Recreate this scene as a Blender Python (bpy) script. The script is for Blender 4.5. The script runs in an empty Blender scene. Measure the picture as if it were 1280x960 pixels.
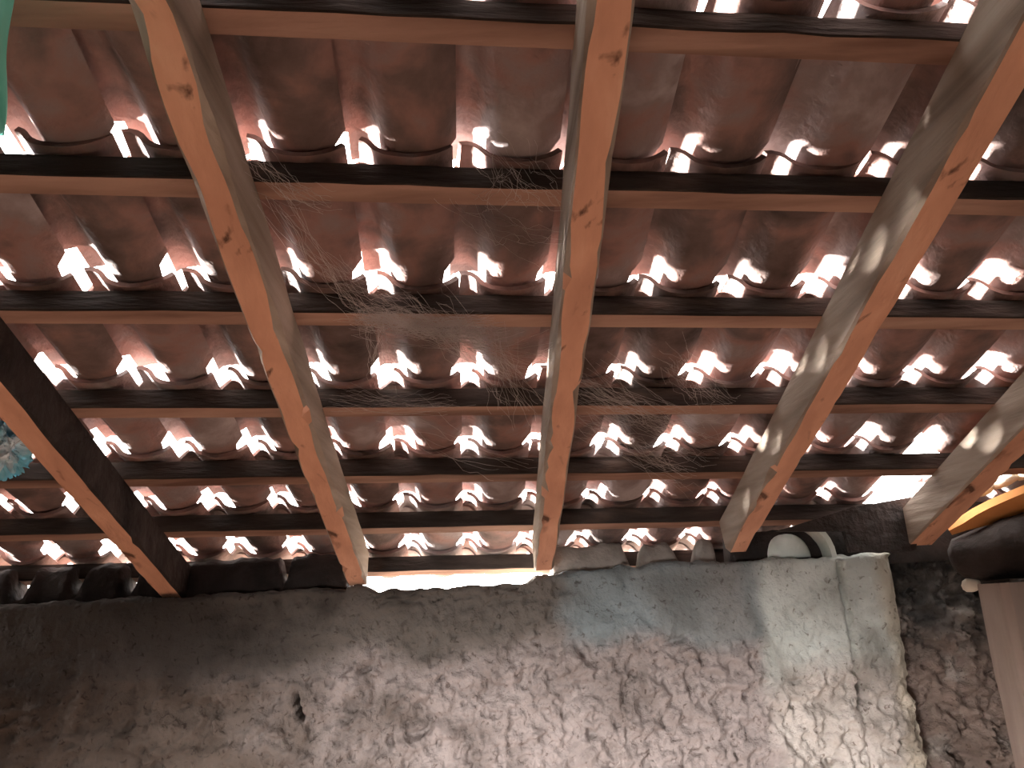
import bpy, bmesh, math, random
from mathutils import Vector, Matrix, noise

# ---------------------------------------------------------------- camera
F, CX, CY, AL = 970.0, 640.0, 480.0, math.radians(21)
CAMZ = 1.85
ex = Vector((1, -.039, .05)).normalized()              # along the wall, in camera axes (right, down, forward)
sl = Vector(((620-CX)/F, (1213-CY)/F, 1.0))            # down the roof slope
sl = (sl - ex*sl.dot(ex)).normalized()
nn = sl.cross(ex)
if nn.y > 0: nn = -nn
ey = sl*math.cos(AL) + nn*math.sin(AL)
ez = -sl*math.sin(AL) + nn*math.cos(AL)
ORG = Vector((0, 0, CAMZ))
cam_d = bpy.data.cameras.new('camera')
cam = bpy.data.objects.new('camera', cam_d)
bpy.context.scene.collection.objects.link(cam)
def cw(v): return Vector((v.dot(ex), v.dot(ey), v.dot(ez)))   # camera axes to world
r, d, fw = cw(Vector((1, 0, 0))), cw(Vector((0, 1, 0))), cw(Vector((0, 0, 1)))
m = Matrix.Identity(4)
for i in range(3):
    m[i][0], m[i][1], m[i][2], m[i][3] = r[i], -d[i], -fw[i], ORG[i]
cam.matrix_world = m
cam_d.sensor_width = 36
cam_d.lens = F/1280*36
cam_d.clip_start = .02
sc = bpy.context.scene
sc.camera = cam

# ---------------------------------------------------------------- world, sun, added fill light behind the viewer, exposure
w = bpy.data.worlds.new('world'); sc.world = w; w.use_nodes = True
bg = w.node_tree.nodes['Background']
bg.inputs[0].default_value = (1.0, .95, .92, 1); bg.inputs[1].default_value = 26.0
sun_d = bpy.data.lights.new('sun', 'SUN'); sun = bpy.data.objects.new('sun', sun_d)
sc.collection.objects.link(sun)
sun_d.energy = 400; sun_d.color = (1, .95, .9); sun_d.angle = math.radians(9.0)
sun.rotation_euler = (-Vector((-.89, .34, .07))).to_track_quat('-Z', 'Y').to_euler()
dl_d = bpy.data.lights.new('fill_light', 'AREA'); dl = bpy.data.objects.new('fill_light', dl_d)
sc.collection.objects.link(dl)
dl_d.shape = 'RECTANGLE'; dl_d.size = .6; dl_d.size_y = .6; dl_d.energy = 210; dl_d.color = (1, .95, .93)
dl_d.spread = math.radians(72)                              # added fill at the rear wall, shining down on the floor
dl.location = (-1.0, -1.1, 1.2)
dl.rotation_euler = Vector((.30, 1, -.45)).to_track_quat('-Z', 'Y').to_euler()
sc.view_settings.view_transform = 'Standard'; sc.view_settings.look = 'None'
sc.view_settings.gamma = 1; sc.view_settings.use_curve_mapping = False
sc.view_settings.exposure = -0.4
try:
    sc.cycles.use_denoising = True
    sc.cycles.max_bounces = 10; sc.cycles.diffuse_bounces = 6
    sc.cycles.sample_clamp_indirect = 30
except Exception: pass

# ---------------------------------------------------------------- helpers
COL = sc.collection
RND = random.Random(7)
SV = Vector((0, math.cos(AL), -math.sin(AL)))
NV = Vector((0, math.sin(AL), math.cos(AL)))
XV = Vector((1, 0, 0))
def RP(x, t, h): return ORG + XV*x + SV*t + NV*h            # roof coordinates to world
def ray(px, py): return cw(Vector(((px-CX)/F, (py-CY)/F, 1)))
def WY(px, py, y):                                          # photograph point at distance y from the camera
    q = ray(px, py); return ORG + q*(y/q.y)
def WR(px, py, h):                                          # photograph point at height h under / above the roof plane
    q = ray(px, py); return ORG + q*(h/q.dot(NV))
def link(name, me, mat=None, parent=None):
    o = bpy.data.objects.new(name, me); COL.objects.link(o)
    if mat is not None and me is not None and not me.materials: me.materials.append(mat)
    if parent: o.parent = parent
    return o
def mesh(name, vs, fs, smooth=False):
    me = bpy.data.meshes.new(name); me.from_pydata([tuple(v) for v in vs], [], fs); me.update()
    bm = bmesh.new(); bm.from_mesh(me); bmesh.ops.recalc_face_normals(bm, faces=bm.faces); bm.to_mesh(me); bm.free()
    if smooth: me.polygons.foreach_set('use_smooth', [True]*len(me.polygons))
    return me
def tag(o, label, cat, group=None):
    o['label'] = label; o['category'] = cat
    if group: o['group'] = group
    return o
def struct(o, label=None):
    o['kind'] = 'structure'
    if label: o['label'] = label
    return o
def N3(v, s=1.0, seed=0.0): return noise.noise(Vector((v[0]*s+seed, v[1]*s+seed*.7, v[2]*s-seed)))
def fbm(v, s, seed=0, o=4): return noise.fractal(Vector((v[0]*s+seed, v[1]*s, v[2]*s)), 1.0, 2.0, o)
def sst(a, b, x):
    k = max(0, min(1, (x-a)/(b-a))); return k*k*(3-2*k)
def loft(rings, close=True, caps=True):
    n = len(rings[0]); vs = [p for rg in rings for p in rg]; fs = []
    for i in range(len(rings)-1):
        for j in range(n if close else n-1):
            k = (j+1) % n
            fs.append((i*n+j, i*n+k, (i+1)*n+k, (i+1)*n+j))
    if caps and close:
        fs.append(tuple(range(n))[::-1]); fs.append(tuple((len(rings)-1)*n+j for j in range(n)))
    return vs, fs

def mat(name, base, stops=None, scale=6, detail=6, rough=.9, bump=.0, bscale=40, stretch=None, rand=0.0, attr=None, dist=.3, coord='Object', bdist=.01, spots=None):
    mt = bpy.data.materials.new(name); mt.use_nodes = True
    nt = mt.node_tree; b = nt.nodes['Principled BSDF']; L = nt.links.new
    b.inputs['Roughness'].default_value = rough
    b.inputs['Specular IOR Level'].default_value = .25
    tc = nt.nodes.new('ShaderNodeTexCoord'); mp = nt.nodes.new('ShaderNodeMapping')
    L(tc.outputs[coord], mp.inputs[0])
    if stretch: mp.inputs['Scale'].default_value = stretch
    nz = nt.nodes.new('ShaderNodeTexNoise'); nz.inputs['Scale'].default_value = scale
    nz.inputs['Detail'].default_value = detail; nz.inputs['Distortion'].default_value = dist
    L(mp.outputs[0], nz.inputs['Vector'])
    oi = nt.nodes.new('ShaderNodeObjectInfo')
    if rand:      # every piece samples its own stretch of the noise
        cb = nt.nodes.new('ShaderNodeCombineXYZ'); mu = nt.nodes.new('ShaderNodeMath'); mu.operation = 'MULTIPLY'
        mu.inputs[1].default_value = 40; L(oi.outputs['Random'], mu.inputs[0]); L(mu.outputs[0], cb.inputs[0]); L(mu.outputs[0], cb.inputs[2])
        L(cb.outputs[0], mp.inputs['Location'])
    rp = nt.nodes.new('ShaderNodeValToRGB')
    st = stops or [(.3, base), (.7, base)]
    while len(rp.color_ramp.elements) < len(st): rp.color_ramp.elements.new(.5)
    for e, (p, c) in zip(rp.color_ramp.elements, st):
        e.position = p; e.color = (*c, 1)
    if rand:
        ad = nt.nodes.new('ShaderNodeMath'); ad.operation = 'MULTIPLY_ADD'
        su = nt.nodes.new('ShaderNodeMath'); su.operation = 'SUBTRACT'; su.inputs[1].default_value = .5
        L(oi.outputs['Random'], su.inputs[0]); L(su.outputs[0], ad.inputs[0]); ad.inputs[1].default_value = rand
        L(nz.outputs['Fac'], ad.inputs[2]); L(ad.outputs[0], rp.inputs[0])
    else: L(nz.outputs['Fac'], rp.inputs[0])
    col = rp.outputs[0]
    if attr:
        at = nt.nodes.new('ShaderNodeAttribute'); at.attribute_name = attr
        mx = nt.nodes.new('ShaderNodeMix'); mx.data_type = 'RGBA'; mx.blend_type = 'MULTIPLY'; mx.inputs[0].default_value = 1
        L(at.outputs['Color'], mx.inputs[6]); L(col, mx.inputs[7]); col = mx.outputs[2]
    if spots:     # knots, stains and crumbled pits: dark blotches with their own shape
        n3 = nt.nodes.new('ShaderNodeTexNoise'); n3.inputs['Scale'].default_value = spots[1]; n3.inputs['Detail'].default_value = 5
        n3.inputs['Distortion'].default_value = .8
        mp3 = nt.nodes.new('ShaderNodeMapping'); L(tc.outputs[coord], mp3.inputs[0]); L(mp3.outputs[0], n3.inputs['Vector'])
        if len(spots) > 2: mp3.inputs['Scale'].default_value = spots[2]
        r3 = nt.nodes.new('ShaderNodeValToRGB'); r3.color_ramp.elements[0].position = .30; r3.color_ramp.elements[1].position = .40
        v = 1-spots[0]; r3.color_ramp.elements[0].color = (v, v*.9, v*.85, 1)
        L(n3.outputs['Fac'], r3.inputs[0])
        m3 = nt.nodes.new('ShaderNodeMix'); m3.data_type = 'RGBA'; m3.blend_type = 'MULTIPLY'; m3.inputs[0].default_value = 1
        L(col, m3.inputs[6]); L(r3.outputs[0], m3.inputs[7]); col = m3.outputs[2]
    L(col, b.inputs['Base Color'])
    if bump:
        n2 = nt.nodes.new('ShaderNodeTexNoise'); n2.inputs['Scale'].default_value = bscale; n2.inputs['Detail'].default_value = 8
        L(mp.outputs[0], n2.inputs['Vector'])
        bp = nt.nodes.new('ShaderNodeBump'); bp.inputs['Strength'].default_value = bump; bp.inputs['Distance'].default_value = bdist
        L(n2.outputs['Fac'], bp.inputs['Height']); L(bp.outputs[0], b.inputs['Normal'])
    return mt

M_tile = mat('terracotta', None, [(.2, (.055, .04, .035)), (.40, (.14, .10, .09)), (.53, (.25, .15, .13)), (.66, (.23, .185, .178)), (.82, (.38, .33, .325))], scale=7, rand=.34, bump=.5, bscale=60, rough=.92)
M_rafter = mat('sawn_timber', None, [(.22, (.12, .05, .025)), (.34, (.50, .26, .17)), (.6, (.62, .335, .22)), (.8, (.70, .41, .28))], scale=9, stretch=(1.5, .12, 1.5), bump=.4, bscale=45, rand=.05, rough=.8, spots=(.8, 13, (1.3, .55, 1.3)))
M_side = mat('grey_timber', None, [(.25, (.12, .085, .06)), (.5, (.28, .225, .18)), (.75, (.42, .36, .30))], scale=10, stretch=(1.5, .15, 1.5), bump=.5, bscale=40, rough=.9)  # greyer tone of the rafter side faces
M_batten = mat('batten_timber', None, [(.25, (.13, .07, .05)), (.5, (.33, .20, .15)), (.75, (.45, .29, .22))], scale=9, stretch=(.2, 1.5, 1.5), bump=.4, bscale=50, rand=.2)
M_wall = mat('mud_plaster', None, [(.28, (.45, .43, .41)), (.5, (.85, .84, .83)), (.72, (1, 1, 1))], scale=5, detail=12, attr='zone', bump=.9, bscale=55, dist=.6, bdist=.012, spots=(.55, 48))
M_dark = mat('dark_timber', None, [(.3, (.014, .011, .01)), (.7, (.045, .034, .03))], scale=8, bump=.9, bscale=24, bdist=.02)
M_batten_shade = mat('batten_shade', None, [(.3, (.02, .016, .014)), (.6, (.05, .04, .034)), (.8, (.11, .08, .065))], scale=14, stretch=(.3, 1.5, 1.5), bump=.8, bscale=40)  # shade, with some dirt, painted into the batten faces
M_earth = mat('earth_floor', None, [(.3, (.24, .16, .12)), (.7, (.36, .25, .19))], scale=3, bump=.4)
M_plain = mat('limewash', None, [(.3, (.10, .085, .07)), (.7, (.17, .14, .12))], scale=3, bump=.4)
M_board = mat('orange_board', None, [(.3, (.55, .22, .07)), (.7, (.75, .34, .12))], scale=8, stretch=(.3, 1, 1), bump=.2)
M_post = mat('grey_post', None, [(.3, (.16, .12, .10)), (.7, (.33, .26, .22))], scale=8, stretch=(1, 1, .15), bump=.5)
M_pale = mat('pale_clay', None, [(.3, (.55, .60, .55)), (.7, (.78, .82, .77))], scale=9, bump=.3)
M_rubble = mat('pale_rubble', None, [(.3, (.45, .38, .30)), (.7, (.75, .68, .56))], scale=9, bump=.5)
M_web = mat('cobweb_dust', None, [(.3, (.42, .38, .36)), (.7, (.56, .52, .49))], scale=30)
M_ground = mat('outside_ground', None, [(.3, (.32, .26, .2)), (.7, (.42, .35, .28))], scale=2)
M_teal = mat('turquoise_plastic', None, [(.3, (.10, .42, .36)), (.7, (.20, .58, .50))], scale=4, rough=.4)
def plastic():
    mt = mat('blue_plastic', None, [(.3, (.05, .36, .52)), (.48, (.2, .6, .75)), (.62, (.8, .88, .92))], scale=7, rough=.25)
    b = mt.node_tree.nodes['Principled BSDF']; b.inputs['Transmission Weight'].default_value = .25
    b.inputs['Specular IOR Level'].default_value = .6
    return mt
M_bag = plastic()

# ---------------------------------------------------------------- room shell
WF, WT = 2.71, .30                 # inner face of the eaves wall and its thickness
ZT = CAMZ + .10                    # top of the wall
XL, XR, YB = -2.35, 2.45, -1.4
XC = WY(1116, 700, WF).x           # right-hand corner of the eaves wall
def box(a, b):
    x0, y0, z0 = a; x1, y1, z1 = b
    vs = [(x0,y0,z0),(x1,y0,z0),(x1,y1,z0),(x0,y1,z0),(x0,y0,z1),(x1,y0,z1),(x1,y1,z1),(x0,y1,z1)]
    return vs, [(0,3,2,1),(4,5,6,7),(0,1,5,4),(1,2,6,5),(2,3,7,6),(3,0,4,7)]
def roofz(y, h): return CAMZ + (-math.sin(AL))*((y - h*math.sin(AL))/math.cos(AL)) + h*math.cos(AL)

vs, fs = box((XL-.2, YB-.2, -.1), (XR+.2, WF+WT, 0)); struct(link('floor', mesh('floor', vs, fs), M_earth), 'reddish earth floor inside the building')
vs, fs = box((-14, WF+WT, -.1), (14, 16, -.02)); struct(link('ground', mesh('ground', vs, fs), M_ground), 'pale dry ground outside the eaves')
def prism(x0, x1, yz):
    n = len(yz); vs = [(x, y, z) for x in (x0, x1) for (y, z) in yz]
    return vs, [tuple(range(n)), tuple(range(2*n-1, n-1, -1))] + [(i, i+n, (i+1) % n+n, (i+1) % n) for i in range(n)]
Y0, Y1 = YB-.2, WF+WT
def joined(parts):
    v_, f_ = [], []
    for v, f in parts:
        o = len(v_); v_ += v; f_ += [tuple(i+o for i in q) for q in f]
    return v_, f_
for nm, x0, x1, lb in (('wall_left', XL-.2, XL, 'plain rendered side wall on the left'), ('wall_right', XR, XR+.2, 'plain rendered side wall on the right')):
    vs, fs = prism(x0, x1, [(Y0, 0), (Y1, 0), (Y1, roofz(Y1, 1.22)), (Y0, roofz(Y0, 1.22))])
    struct(link(nm, mesh(nm, vs, fs), M_plain), lb)
vs, fs = box((XL, YB-.2, 0), (XR, YB, roofz(YB, 1.22)))
struct(link('wall_back', mesh('wall_back', vs, fs), M_plain), 'plain rendered rear wall')

# eaves wall: one sheet, inner face then top, modelled relief
def zone(x, z):
    """plaster colour, light and shade painted in, and roughness of the coat at a place on the wall (u = metres below the top)"""
    u = ZT - z
    q = Vector((x, 0, z))
    n1 = fbm(q, 3.0, 3); n2 = fbm(q, 7.0, 9)
    mud = Vector((.29, .25, .236)); cement = Vector((.19, .225, .235)); pale = Vector((.50, .54, .51)); stain_shade = Vector((.042, .037, .033)); umber = Vector((.095, .085, .073)); tan = Vector((.14, .105, .082))
    c = mud.copy(); rough = 1.0
    k = 1 - sst(.13, .30, u + .09*n1 + .03*n2 + .06*math.sin(x*2.2))          # upper, smoother coat, dimmer light painted into its tone
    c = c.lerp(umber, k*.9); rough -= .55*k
    kb = sst(.20, .36, x + .07*n2) * (1 - sst(.20, .28, u + .05*n1 + .02*n2)) * (1 - sst(.98, 1.04, x))
    c = c.lerp(cement, kb); rough *= 1 - .75*kb
    kd = kb*sst(.55, .75, x + .12*n1)*(1 - sst(.85, .95, x + .03*n2))
    c = c.lerp(Vector((.22, .22, .21)), kd*.75)
    kl = 1 - sst(-1.0, -.35, x + .3*n1 + .15*n2 - .75*(u-.2))                                # dark staining and shade painted in to the left
    c = c.lerp(stain_shade, kl*.85); rough *= 1 - .6*kl
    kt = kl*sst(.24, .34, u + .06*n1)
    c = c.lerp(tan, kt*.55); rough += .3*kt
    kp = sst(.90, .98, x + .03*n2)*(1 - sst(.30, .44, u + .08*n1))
    c = c.lerp(pale, kp*.95); rough *= 1 - .7*kp  # light falling on this end, painted in as a paler band
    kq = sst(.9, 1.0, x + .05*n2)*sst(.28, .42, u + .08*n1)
    c = c.lerp(Vector((.52, .48, .44)), kq*.9)  # the painted light carried on lower down
    ke = sst(XC-.09, XC-.03, x + .02*n2)
    c = c.lerp(Vector((.42, .37, .28)), ke*.7)
    return c, max(.12, rough)
def relief(x, z, rough):
    q = Vector((x, .3, z))
    a = fbm(q, 5, 1, 3)*.007
    wq = q + Vector((fbm(q, 9, 4, 3), 0, fbm(q, 9, 14, 3)))*.022
    f = fbm(wq, 13, 21, 6)
    g = noise.turbulence(wq*20, 4, True)
    te = fbm(Vector((wq.x*.7+wq.z*.5, 0, wq.z*1.3)), 10, 33, 3)*3.0
    step = (math.floor(te) + sst(.55, 1.0, te-math.floor(te)))/3.0          # flaking layers
    pit = max(0, fbm(wq, 24, 50, 3) - .22)
    b = .024*f + .007*(.55-g) + .012*step - .04*pit + .011*fbm(q, 40, 60, 4)
    return a + b*rough*1.3
def seam(x, z, depth):
    u = ZT - z
    xs = WY(1066, 800, WF).x + .006*noise.noise(Vector((0, 0, z*30)))
    g = math.exp(-((x-xs)/.008)**2)*.03*(1 if u > 0 else 0)
    hz = WY(1069, 868, WF).z
    g += .24*math.exp(-((x-xs-.004)/.017)**6 - ((z-hz)/.034)**6)
    hp = WY(372, 885, WF)
    g += .2*math.exp(-((x-hp.x+.25*(z-hp.z))/.010)**4 - ((z-hp.z)/.035)**4)
    return depth - g
def topline(x): 
    n = .010*N3((x, 0, 0), 6, 2) + .006*N3((x, 0, 0), 18, 5)
    n -= .028*sst(-.42, -.34, x)*(1 - sst(.14, .2, x))
    # higher mortar packing beside the open bay
    if x < -.45: n -= .012
    if x > .25: n += .012*sst(.25, .5, x)
    return n
def build_wall(name, x0, x1, yf, dx, zbot, label, zonef, amp=1.0, ztop=ZT, thick=WT):
    nx = int((x1-x0)/dx)
    zs = [0, .4, .8, 1.1, zbot] if zbot > 1.1 else [0]
    k = int((ztop-.012-zbot)/dx)
    zs = zs + [zbot + (ztop-.012-zbot)*(i+1)/k for i in range(k)]
    vs = []; cols = []
    rows = [(z, None) for z in zs] + [(ztop-.003, .008)] + [(ztop, y) for y in (.02, .035, .05, .07, .10, .15, .2, .25, thick)] + [(ztop*.5, thick), (0, thick)]
    for (z, yy) in rows:
        for i in range(nx+1):
            x = x0 + (x1-x0)*i/nx
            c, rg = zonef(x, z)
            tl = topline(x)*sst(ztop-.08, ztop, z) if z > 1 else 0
            if yy is None:
                dsp = seam(x, z, relief(x, z, rg)*amp)
                edge = 1
                if x1-x < .05: dsp -= (1-(x1-x)/.05)**2*.03
                vs.append((x, yf - dsp, z + tl))
            else:
                zz = z + tl + (.012*N3((x, yy, 0), 14, 3) + .008*N3((x, yy, 0), 30, 8) if yy > .01 and z > ztop-.01 else 0)
                if yy > .04 and z > ztop-.01:              # open bay: wall top cut down behind its edge to admit more light
                    zz -= .16*sst(.04, .3, yy)*sst(-.45, -.36, x)*(1 - sst(.16, .24, x))
                vs.append((x, yf + yy - .4*relief(x, z, rg)*(yy < .01), zz))
            cols.append((*c, 1))
    n = nx+1
    fs = [(j*n+i, j*n+i+1, (j+1)*n+i+1, (j+1)*n+i) for j in range(len(rows)-1) for i in range(nx)]
    o = len(vs)
    # end faces
    me = bpy.data.meshes.new(name); me.from_pydata(vs, [], fs + [tuple(j*n for j in range(len(rows)))[::-1], tuple(j*n+nx for j in range(len(rows)))]); me.update()
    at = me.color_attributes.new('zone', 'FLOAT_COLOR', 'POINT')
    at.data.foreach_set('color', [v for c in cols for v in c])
    me.polygons.foreach_set('use_smooth', [True]*len(me.polygons))
    return struct(link(name, me, M_wall), label)
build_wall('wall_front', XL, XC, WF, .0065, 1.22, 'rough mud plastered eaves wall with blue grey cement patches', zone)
def zone_shade(x, z):
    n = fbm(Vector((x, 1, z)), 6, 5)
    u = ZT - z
    c = Vector((.07, .065, .06)).lerp(Vector((.20, .15, .125)), sst(.18, .36, u + .1*n)).lerp(Vector((.33, .30, .27)), sst(.15, .6, n)*.6)  # shade of the recess painted into the wall colour
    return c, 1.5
build_wall('wall_recess', XC-.02, XR, WF+.16, .009, 1.18, 'crumbling stretch of wall set back beside the corner, shade painted in', zone_shade, amp=1.3, ztop=ZT-.02, thick=WT-.16)

# mortar packing on top of the wall under the tiles; the bay between the second and third rafter stays open
PK = []
DIPS = [(WY(px, 740, WF+.14).x, w_) for px, w_ in ((30, .03), (100, .02), (166, .024), (357, .014), (795, .03), (862, .045))]   # gaps where daylight shows
def packing(x0, x1, yb, zt0, label, mt=None):
    n = int((x1-x0)/.012); rings = []
    for i in range(n+1):
        x = x0 + (x1-x0)*i/n
        f = WF + .10 + .018*N3((x, 0, 0), 9, 4); bk_ = WF + yb
        t = zt0 + .014*N3((x, 0, 0), 12, 6) + .007*N3((x, 0, 0), 34, 1)
        for dx_, w_ in DIPS: t = t + (.008 - t)*math.exp(-((x-dx_)/w_)**4)
        rings.append([(x, f-.01, ZT-.02), (x, f, ZT+t*.45), (x, f+.02, ZT+t*.85), (x, f+.05, ZT+t), (x, bk_-.03, ZT+t-.01), (x, bk_, ZT-.02)])
    vs, fs = loft(rings)
    PK.append(1); o = link('trim_%d' % len(PK), mesh('packing', vs, fs, True), mt or M_mortar); return struct(o, label)
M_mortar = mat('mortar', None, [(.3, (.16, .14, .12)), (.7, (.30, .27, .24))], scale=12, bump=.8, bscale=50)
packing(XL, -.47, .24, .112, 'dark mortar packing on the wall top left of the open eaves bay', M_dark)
packing(.255, .84, .24, .098, 'grey mortar packing on the wall top right of the open eaves bay')
packing(.91, XR, .24, .118, 'mortar packing on the wall top at the right end, shade painted in', M_dark)  # dark colour stands in for the shaded cavity here

# ---------------------------------------------------------------- rafters
HB, HT = 1.075, 1.19               # underside and top of the rafters below the roof plane
def rafter(x0, x1, t0, t1, label, wane=1.0, hb=HB, dirx=0.0, side=None):
    root = None
    n = 70; rings = []
    sd = RND.uniform(0, 50)
    for i in range(n+1):
        t = t0 + (t1-t0)*i/n
        ox = .004*N3((t, 0, 0), 1.5, sd) + dirx*(t-t0)
        def ch(k): return (.004 + .010*wane*max(0, N3((t, k, 0), 7, sd)) + .012*wane*max(0, N3((t, k, 0), 16, sd+5)-.25)*2)
        c1, c2 = ch(0), ch(3)
        a, b = x0+ox + .002*N3((t, 0, 0), 9, sd), x1+ox + .002*N3((t, 4, 0), 9, sd)
        hbb = hb + .003*N3((t, 0, 0), 3, sd)
        rings.append([RP(a+c1, t, hbb), RP((a+b)/2, t, hbb+.0005), RP(b-c2, t, hbb), RP(b, t, hbb+c2*1.2), RP(b, t, HT), RP(a, t, HT), RP(a, t, hbb+c1*1.2)])
    vs, fs = loft(rings)
    base = RP((x0+x1)/2, t1, hb)
    vs = [v - base for v in vs]
    me = mesh('rafter', vs, fs)
    me.materials.append(M_rafter); me.materials.append(side or M_side)
    for p in me.polygons:
        if abs(p.normal.x) > .75: p.material_index = 1
    o = link('rafter', me); o.location = base
    return tag(o, label, 'rafter', 'rafters')
rafter(-1.085, -1.012, .1, 2.60, 'short visible rafter at far left beside the blue plastic, its side painted dark as shade', side=M_dark)  # side colour darkened to paint in the shade on it
rafter(-.456, -.39, .1, 2.53, 'rafter bounding the bright open eaves bay on its left, ragged bark edge', 1.5)
rafter(.183, .25, .1, 2.49, 'almost upright rafter in the middle of the picture, right of the open bay')
rafter(.833, .903, .1, 2.42, 'wide orange rafter second from the right with a pale grey side')
rafter(1.47, 1.56, .1, 2.44, 'brown rafter at far right ending above the dark corner beam')

# ---------------------------------------------------------------- battens
TK = [.29, .645, .97, 1.33, 1.69, 2.047, 2.382, 2.735]
SKEW = .062
BW, BH = .045, .057
blab = ['topmost roof batten, just outside the top edge above the tiles',
        'highest visible roof batten, sloping across the top edge',
        'second roof batten from the top, crossing above the big cobweb',
        'third roof batten from the top, hung with the thickest cobweb',
        'fourth roof batten from the top, with cobweb threads at its middle',
        'third roof batten up from the wall, dusty grey',
        'second roof batten up from the wall, pale above the lowest tiles',
        'lowest roof batten, lit over the open eaves bay']
for k, t in enumerate(TK):
    n = 60; rings = []; sd = k*7.3
    xa, xb = XL+.01, XR-.01
    for i in range(n+1):
        x = xa + (xb-xa)*i/n
        tt = t + SKEW*x + .004*N3((x, 0, 0), 1.2, sd)
        e = .003*N3((x, 0, 0), 10, sd); e2 = .0025*N3((x, 3, 0), 14, sd)
        rings.append([RP(x, tt-BW/2+e, HT+.003), RP(x, tt-BW/2+.003+e, HT+e2), RP(x, tt+BW/2+e2, HT+e2), RP(x, tt+BW/2+e2, HT+BH), RP(x, tt-BW/2+e, HT+BH)])
    vs, fs = loft(rings); base = RP(0, t, HT); vs = [v-base for v in vs]
    me = mesh('batten', vs, fs); me.materials.append(M_batten); me.materials.append(M_batten_shade)
    for p in me.polygons:                                  # shade and dirt painted into the faces up and down the slope, plain underside
        if p.index % 5 != 1: p.material_index = 1
    o = link('roof_batten', me); o.location = base
    tag(o, blab[k], 'batten', 'roof battens')

# ---------------------------------------------------------------- roof tiles
PITCH, GAUGE, TL, TH = .2105, .358, .410, .012
PROF = [(0, .027), (.003, .042), (.012, .054), (.026, .061), (.042, .061), (.056, .054), (.069, .041), (.080, .024), (.093, .010), (.110, .001), (.135, -.004), (.160, -.003), (.185, .003), (.205, .012), (.220, .022), (.229, .030)]
plen = [0]
for a, b in zip(PROF, PROF[1:]): plen.append(plen[-1] + math.hypot(b[0]-a[0], b[1]-a[1]))
def prof(u):
    s = u*plen[-1]
    for i in range(len(PROF)-1):
        if s <= plen[i+1] + 1e-9:
            f = (s-plen[i])/(plen[i+1]-plen[i]); a, b = PROF[i], PROF[i+1]
            return (a[0]+(b[0]-a[0])*f, a[1]+(b[1]-a[1])*f), (-(b[1]-a[1]), (b[0]-a[0]))
def tile_mesh(name, notch, seed, TL=TL):
    """one S-shaped roof tile: a barrel on the left, a shallow pan on the right, corners trimmed at head and tail"""
    secs = [(0, notch*2.4, 1.0, 0), (.06, notch*2.2, 1.0, 0), (.075, .02, 1, 0), (.100, 0, 1, 0), (.102, 0, 1, 1), (.110, 0, 1, 1), (.112, 0, 1, 0), (.5*TL+.02, 0, 1, 0), (TL-.10, .02, 1, 0), (TL-.075, notch*1.35, .90, 0), (TL, notch*1.35, .86, 0)]
    NU = 17; vs = []; fs = []
    for s, u0, u1, rib in secs:
        for side in (0, 1):
            for j in range(NU):
                u = u0 + (u1-u0)*j/(NU-1)
                (x, z), (nx, nz) = prof(u); l = math.hypot(nx, nz); nx, nz = nx/l, nz/l
                off = TH if side else (-.006 if rib and .02 < x < .085 else 0)
                wv = .0015*N3((x*8, s*6, seed), 1)
                z = z*(.80 + .60*s/TL) if z > .012 and x < .11 else z        # the barrel widens towards the tail
                if x < .11: x = x + .006*(1 - 2*s/TL)*(1 if x > .05 else -1)*sst(0, .03, abs(x-.05))*-1
                vs.append((x+nx*off, s, z+nz*off+wv))
    R = 2*NU
    for i in range(len(secs)-1):
        for j in range(NU-1):
            a = i*R+j; fs.append((a, a+1, a+R+1, a+R)); a += NU; fs.append((a, a+R, a+R+1, a+1))
        for j in (0, NU-1):
            a = i*R+j; fs.append((a, a+R, a+R+NU, a+NU))
    for i in (0, len(secs)-1):
        for j in range(NU-1):
            a = i*R+j; fs.append((a, a+NU, a+NU+1, a+1))
    me = mesh(name, vs, fs, True)
    me.materials.append(M_tile)
    sharp = me.attributes.new('sharp_edge', 'BOOLEAN', 'EDGE')
    bm = bmesh.new(); bm.from_mesh(me)
    fl = [len(e.link_faces) == 2 and e.calc_face_angle(0) > .6 for e in bm.edges]; bm.free()
    sharp.data.foreach_set('value', fl)
    return me
TM = [tile_mesh('roof_tile_%d' % i, nt, i*3.1) for i, nt in enumerate((.075, .085, .10, .065))]
TM_EAVE = [tile_mesh('eaves_tile_%d' % i, nt, i*4.7, .235) for i, nt in enumerate((.07, .085))]      # shorter tiles of the last course
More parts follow.
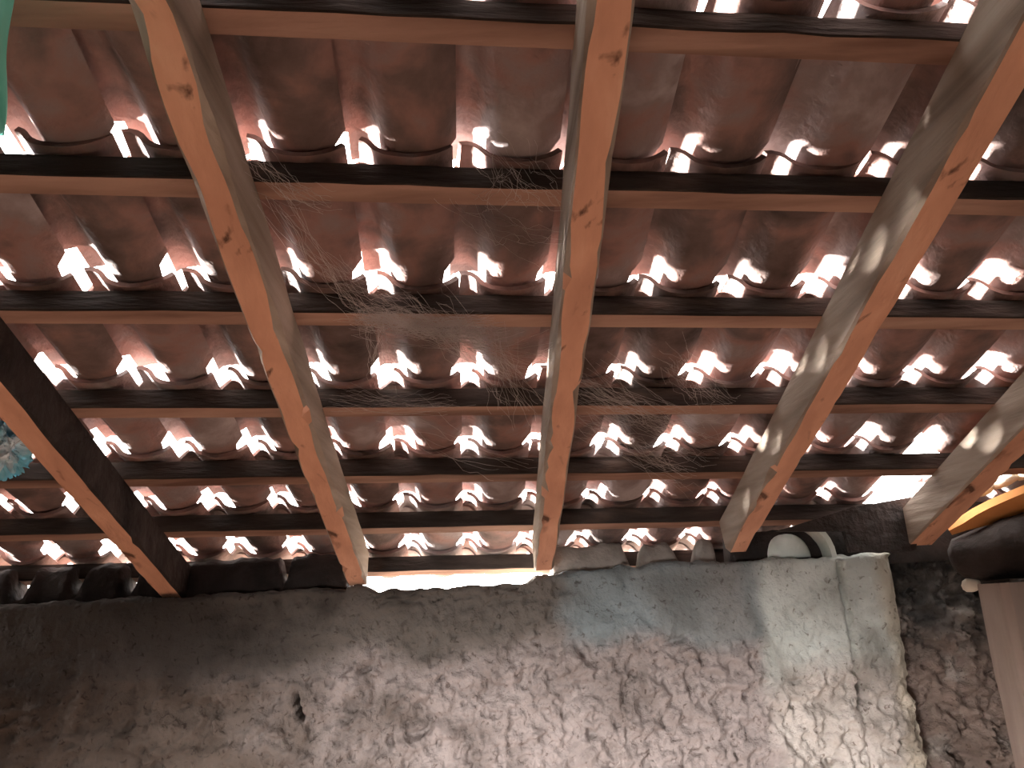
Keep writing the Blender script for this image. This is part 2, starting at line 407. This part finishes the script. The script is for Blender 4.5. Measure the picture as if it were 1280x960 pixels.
# upper part of the roof out of view, and the parent of every tile
y0 = -.03
vs = []
for h in (1.25, 1.33):
    for (x, t) in ((XL-.2, -3.45), (XR+.2, -3.45), (XR+.2, .36), (XL-.2, .16)): vs.append(RP(x, t, h))
ceil = link('ceiling', mesh('ceiling', vs, [(0,1,2,3), (7,6,5,4), (0,4,5,1), (1,5,6,2), (2,6,7,3), (3,7,4,0)]), M_plain)
struct(ceil, 'sloping tiled roof seen from below')
bas = Matrix((( 1, 0, 0, 0), (0, SV.y, NV.y, 0), (0, SV.z, NV.z, 0), (0, 0, 0, 1)))
CSK = -.027
X0 = -.035                                          # barrel of the middle column where it crosses the first course
HOLE = {(5, 7), (6, 7)}
for k, t in enumerate(TK):
    for c in range(-11, 12):
        if (k, c) in HOLE: continue
        rr = RND
        x = X0 + c*PITCH + CSK*(t - .95) + rr.uniform(-.005, .005) + (.012*N3((c*.7, k*.9, 0), 1, 2))
        if x < XL-.02 or x + .2 > XR+.02: continue
        th = t + SKEW*x - BW/2 - .011 + rr.uniform(-.006, .006)
        h = HT + BH + .004
        lift = .018 + rr.uniform(-.002, .004)
        if k == 7: lift = .012
        rx = math.atan2(lift, GAUGE); rz = -CSK*.9 + rr.uniform(-.012, .012) 
        o = link('roof_tile', TM[rr.randrange(4)] if k < 7 else TM_EAVE[c % 2], None, ceil)
        o.matrix_world = Matrix.Translation(RP(x, th, h)) @ bas @ Matrix.Rotation(rz, 4, 'Z') @ Matrix.Rotation(rx, 4, 'X') @ Matrix.Rotation(rr.uniform(-.02, .02), 4, 'Y')

# ---------------------------------------------------------------- right-hand corner: post, log, plank, rubble, loose tiles
def lumpy(rings, n=14, amp=.01, sd=0, sc_=9):
    """rings: (centre, side, up, rx, ry)"""
    out = []
    for c, a, b, rx, ry in rings:
        rg = []
        for j in range(n):
            th = 2*math.pi*j/n
            p = c + a*(math.cos(th)*rx) + b*(math.sin(th)*ry)
            k = 1 + amp*10*N3(p, sc_, sd)
            rg.append(c + (p-c)*k)
        out.append(rg)
    return loft(out)
def axis_rings(p0, p1, prof_, up=Vector((0, 0, 1))):
    d = (p1-p0).normalized(); a = d.cross(up).normalized(); b = a.cross(d)
    return [(p0.lerp(p1, f), a, b, rx, ry) for f, rx, ry in prof_]
def place(name, vs, fs, mt, base, smooth=True):
    o = link(name, mesh(name, [Vector(v)-base for v in vs], fs, smooth), mt); o.location = base; return o
pt = WY(1266, 728, 2.5)
n = 26; rings = []
for i in range(n+1):
    z = pt.z*i/n
    x0 = pt.x - .085 + .006*N3((0, 0, z), 4, 1) ; x1 = pt.x + .085 + .006*N3((0, 0, z), 4, 8)
    y0_, y1_ = 2.42 + .005*N3((0, 0, z), 5, 4), 2.57
    e = .018 + .008*N3((0, 0, z), 8, 3)
    rings.append([(x0+e, y0_, z), (x1-e, y0_, z), (x1, y0_+e, z), (x1, y1_-e, z), (x1-e, y1_, z), (x0+e, y1_, z), (x0, y1_-e, z), (x0, y0_+e, z)])
vs, fs = loft(rings)
tag(place('timber_post', vs, fs, M_post, Vector((pt.x, 2.5, 0)), False), 'weathered brown grey timber post standing in the right corner', 'post')
a = WY(1190, 702, 2.62); b = WY(1420, 655, 2.30)
vs, fs = lumpy(axis_rings(a, b, [(0, .045, .04), (.04, .075, .07), (.15, .085, .08), (.35, .09, .09), (.6, .095, .095), (.85, .095, .1), (1, .09, .09)]), 18, .034, 3)
tag(place('beam_log', vs, fs, M_dark, a), 'nearly black log lying across the top of the corner post', 'beam')
a = WY(1186, 662, 2.60); b = WY(1420, 565, 2.28)
d_ = (b-a).normalized(); up = Vector((0, -.75, .66)); sd_ = d_.cross(up).normalized(); up = sd_.cross(d_)
rings = []
for i in range(13):
    f = i/12; c = a.lerp(b, f); wv = .004*N3((f*4, 0, 0), 2, 1)
    hw = (.012 + .026*sst(0, .25, f)) + wv
    rings.append([c - sd_*.016 - up*hw, c + sd_*.016 - up*hw, c + sd_*.016 + up*hw, c - sd_*.016 + up*hw])
vs, fs = loft(rings)
tag(place('plank', vs, fs, M_board, a, False), 'bright orange plank with a tapered end resting on the dark log', 'plank')
rub = [(1228, 612, 2.60, .034, .022, 'small pale broken tile lump at the lower end of the orange plank'),
       (1256, 601, 2.57, .046, .02, 'flat pale tile fragment in the middle of the orange plank'),
       (1283, 590, 2.54, .04, .022, 'pale tile fragment cut by the right edge, on the orange plank'),
       (1264, 576, 2.62, .06, .022, 'largest cream tile fragment, above the orange plank at the edge'),
       (1214, 731, 2.60, .022, .03, 'small pale chip hanging under the dark log')]
for q, (px, py, y, rx, rz_, lb) in enumerate(rub):
    c = WY(px, py, y); dd = Vector((.9, -.25, .35)).normalized() if q < 4 else Vector((.2, 0, -1)).normalized()
    A = dd.cross(Vector((0, 1, 0))).normalized()
    vs, fs = lumpy([(c + dd*(rx*(f*2-1)), Vector((0, 1, 0)), A, k*.03, k*rz_) for f, k in ((0, .35), (.12, .8), (.4, 1), (.7, .95), (.92, .7), (1, .3))], 10, .02, q*5, 30)
    tag(place('tile_fragment', vs, fs, M_rubble, c), lb, 'tile fragment', 'pale fragments by the corner beam')
# slanting dark board under the hole in the tiles; its black also paints cavity shade
pts = [(972, 664), (1065, 634), (1146, 620), (1146, 688), (1064, 690), (1056, 664)]
def slab(pts, y, th, amp=0.0):
    fr = [WY(px, py, y) for px, py in pts]; bk_ = [p + Vector((0, th, .0)) for p in fr]
    n = len(fr); return fr + bk_, [tuple(range(n)), tuple(range(2*n-1, n-1, -1))] + [(i, (i+1) % n, (i+1) % n+n, i+n) for i in range(n)]
vs, fs = slab(pts, WF-.06, .025)
tag(place('fallen_board', vs, fs, M_dark, WY(1100, 692, WF-.06), False), 'slanting board, painted black for the shaded cavity, under the bright hole in the tiles', 'board')
# pale tile end filled with mortar, and a loose arched tile beside it
c = WY(992, 697, WF+.05); rings = []
for f, k, dy in ((0, .25, .0), (.0, .6, .004), (0, .85, .014), (0, .97, .03), (0, 1, .06), (0, 1, .14)):
    R = .078
    rings.append([c + Vector((math.cos(t_)*R*k, dy, math.sin(t_)*R*1.12*k + (1-k)*.012)) for t_ in [math.pi*j/14 for j in range(15)]])
vs, fs = loft(rings); tag(place('ridge_tile', vs, fs, M_pale, c), 'pale rounded tile end packed with mortar on the wall top', 'tile')
c = WY(1012, 697, WF+.02); rings = []
ang = [math.radians(a_) for a_ in (96, 88, 78, 62, 50, 44, 30, 15, 2, -8)]
for dy in (0, .02, .06, .09):
    o_ = [c + Vector((math.cos(t_)*.098, dy, math.sin(t_)*.125)) for t_ in ang]; i_ = [c + Vector((math.cos(t_)*.080, dy, math.sin(t_)*.105)) for t_ in ang]
    rings.append(o_ + i_[::-1])
vs, fs = loft(rings); tag(place('loose_tile', vs, fs, M_pale, c, False), 'thin pale arched tile leaning beside the rounded tile end', 'tile')

# ---------------------------------------------------------------- blue plastic bag and turquoise sheet at the left edge
bm = bmesh.new(); bmesh.ops.create_icosphere(bm, subdivisions=5, radius=1)
c = WR(4, 562, 1.16)
for v in bm.verts:
    q = v.co.copy()
    cr = abs(N3(q, 2.2, 1)) + .6*abs(N3(q, 4.6, 4)) + .3*abs(N3(q, 10, 7))
    k = 1.0 - .75*cr
    v.co = Vector((q.x*.085*k, q.y*.12*k, q.z*.055*k - .02*q.y))
me = bpy.data.meshes.new('plastic_bag'); bm.to_mesh(me); bm.free()
o = link('plastic_bag', me, M_bag); o.location = c; o.rotation_euler = (-AL, .2, .5)
tag(o, 'crumpled blue and white plastic bag tucked behind the leftmost rafter', 'plastic bag')
rows = []
for i in range(20):
    f = i/19
    row = []
    for j in range(16):
        g = j/15
        px = -130 + (150 - 16*f)*g + 3*math.sin(f*9); py = -60 + 230*f
        h = .93 + .02*math.sin(g*14 + f*2) + .01*math.sin(f*7)
        row.append(WR(px, py, h))
    rows.append(row)
vs = [p for r_ in rows for p in r_]; fs = [(i*16+j, i*16+j+1, (i+1)*16+j+1, (i+1)*16+j) for i in range(19) for j in range(15)]
base = rows[0][0]
o = place('plastic_sheet', vs, fs, M_teal, base); md = o.modifiers.new('thickness', 'SOLIDIFY'); md.thickness = .002
tag(o, 'folded turquoise plastic sheet hanging at the upper left edge', 'plastic sheet')

# ---------------------------------------------------------------- cobwebs
def strands(lines, r=.0004, n=14):
    vs = []; fs = []
    for p0, p1, sag, wob, sd in lines:
        o = len(vs)
        for i in range(n+1):
            f = i/n; p = p0.lerp(p1, f) + Vector((0, 0, -sag*4*f*(1-f)))
            p += Vector((N3((f*5, 0, 0), 1, sd), N3((f*5, 3, 0), 1, sd), N3((f*5, 7, 0), 1, sd)))*wob
            rr_ = r*(.6 + .8*abs(N3((f*9, 0, 0), 1, sd)))
            vs += [p + XV*rr_, p - XV*rr_*.5 + NV*rr_, p - XV*rr_*.5 - NV*rr_]
        for i in range(n):
            for j in range(3):
                a_, b_ = o+i*3+j, o+i*3+(j+1) % 3; fs.append((a_, b_, b_+3, a_+3))
    return vs, fs
def web(name, groups, label, seed):
    R_ = random.Random(seed); L_ = []
    for (x0, y0, x1, y1, h0, h1, cnt, spread, sag, wob) in groups:
        for _ in range(int(cnt*.55)):
            L_.append((WR(x0 + R_.gauss(0, spread), y0 + R_.gauss(0, spread*.7), h0 + R_.uniform(-.02, .02)), WR(x1 + R_.gauss(0, spread), y1 + R_.gauss(0, spread*.7), h1 + R_.uniform(-.02, .02)), sag*R_.uniform(.2, 1.4), wob*R_.uniform(.4, 1.5), R_.uniform(0, 90)))
    vs, fs = strands(L_); base = L_[0][0]
    return tag(place(name, vs, fs, M_web, base, False), label, 'cobweb', 'cobwebs')
web('cobweb', [(345, 255, 470, 395, 1.17, 1.16, 26, 14, .02, .02), (460, 395, 600, 412, 1.16, 1.15, 330, 15, .01, .022), (520, 380, 640, 470, 1.16, 1.17, 60, 22, .015, .02),
               (470, 400, 480, 470, 1.16, 1.18, 30, 14, .01, .02), (600, 420, 650, 520, 1.16, 1.18, 40, 20, .015, .02), (420, 500, 560, 505, 1.17, 1.17, 40, 14, .015, .015),
               (400, 330, 500, 380, 1.17, 1.17, 30, 20, .02, .02), (560, 430, 680, 420, 1.17, 1.12, 14, 16, .02, .02), (500, 515, 640, 590, 1.17, 1.18, 16, 20, .02, .02)],
    'thick dusty cobweb draped over the middle battens left of the upright rafter', 1)
web('cobweb', [(620, 185, 690, 250, 1.18, 1.17, 30, 18, .02, .02), (590, 250, 690, 300, 1.18, 1.12, 18, 20, .03, .02), (640, 210, 600, 262, 1.18, 1.18, 12, 16, .02, .015)],
    'fine wispy cobweb above the thick one, under the upper tiles', 2)
web('cobweb', [(318, 195, 400, 255, 1.18, 1.17, 34, 16, .02, .015)], 'small cobweb in the corner of the second batten and the ragged rafter', 4)
web('cobweb', [(730, 480, 870, 540, 1.17, 1.2, 110, 22, .015, .03), (740, 530, 860, 590, 1.18, 1.2, 70, 20, .015, .03), (840, 450, 900, 500, 1.2, 1.2, 50, 16, .01, .02)],
    'hazy grey cobweb over the tiles right of the upright rafter', 3)
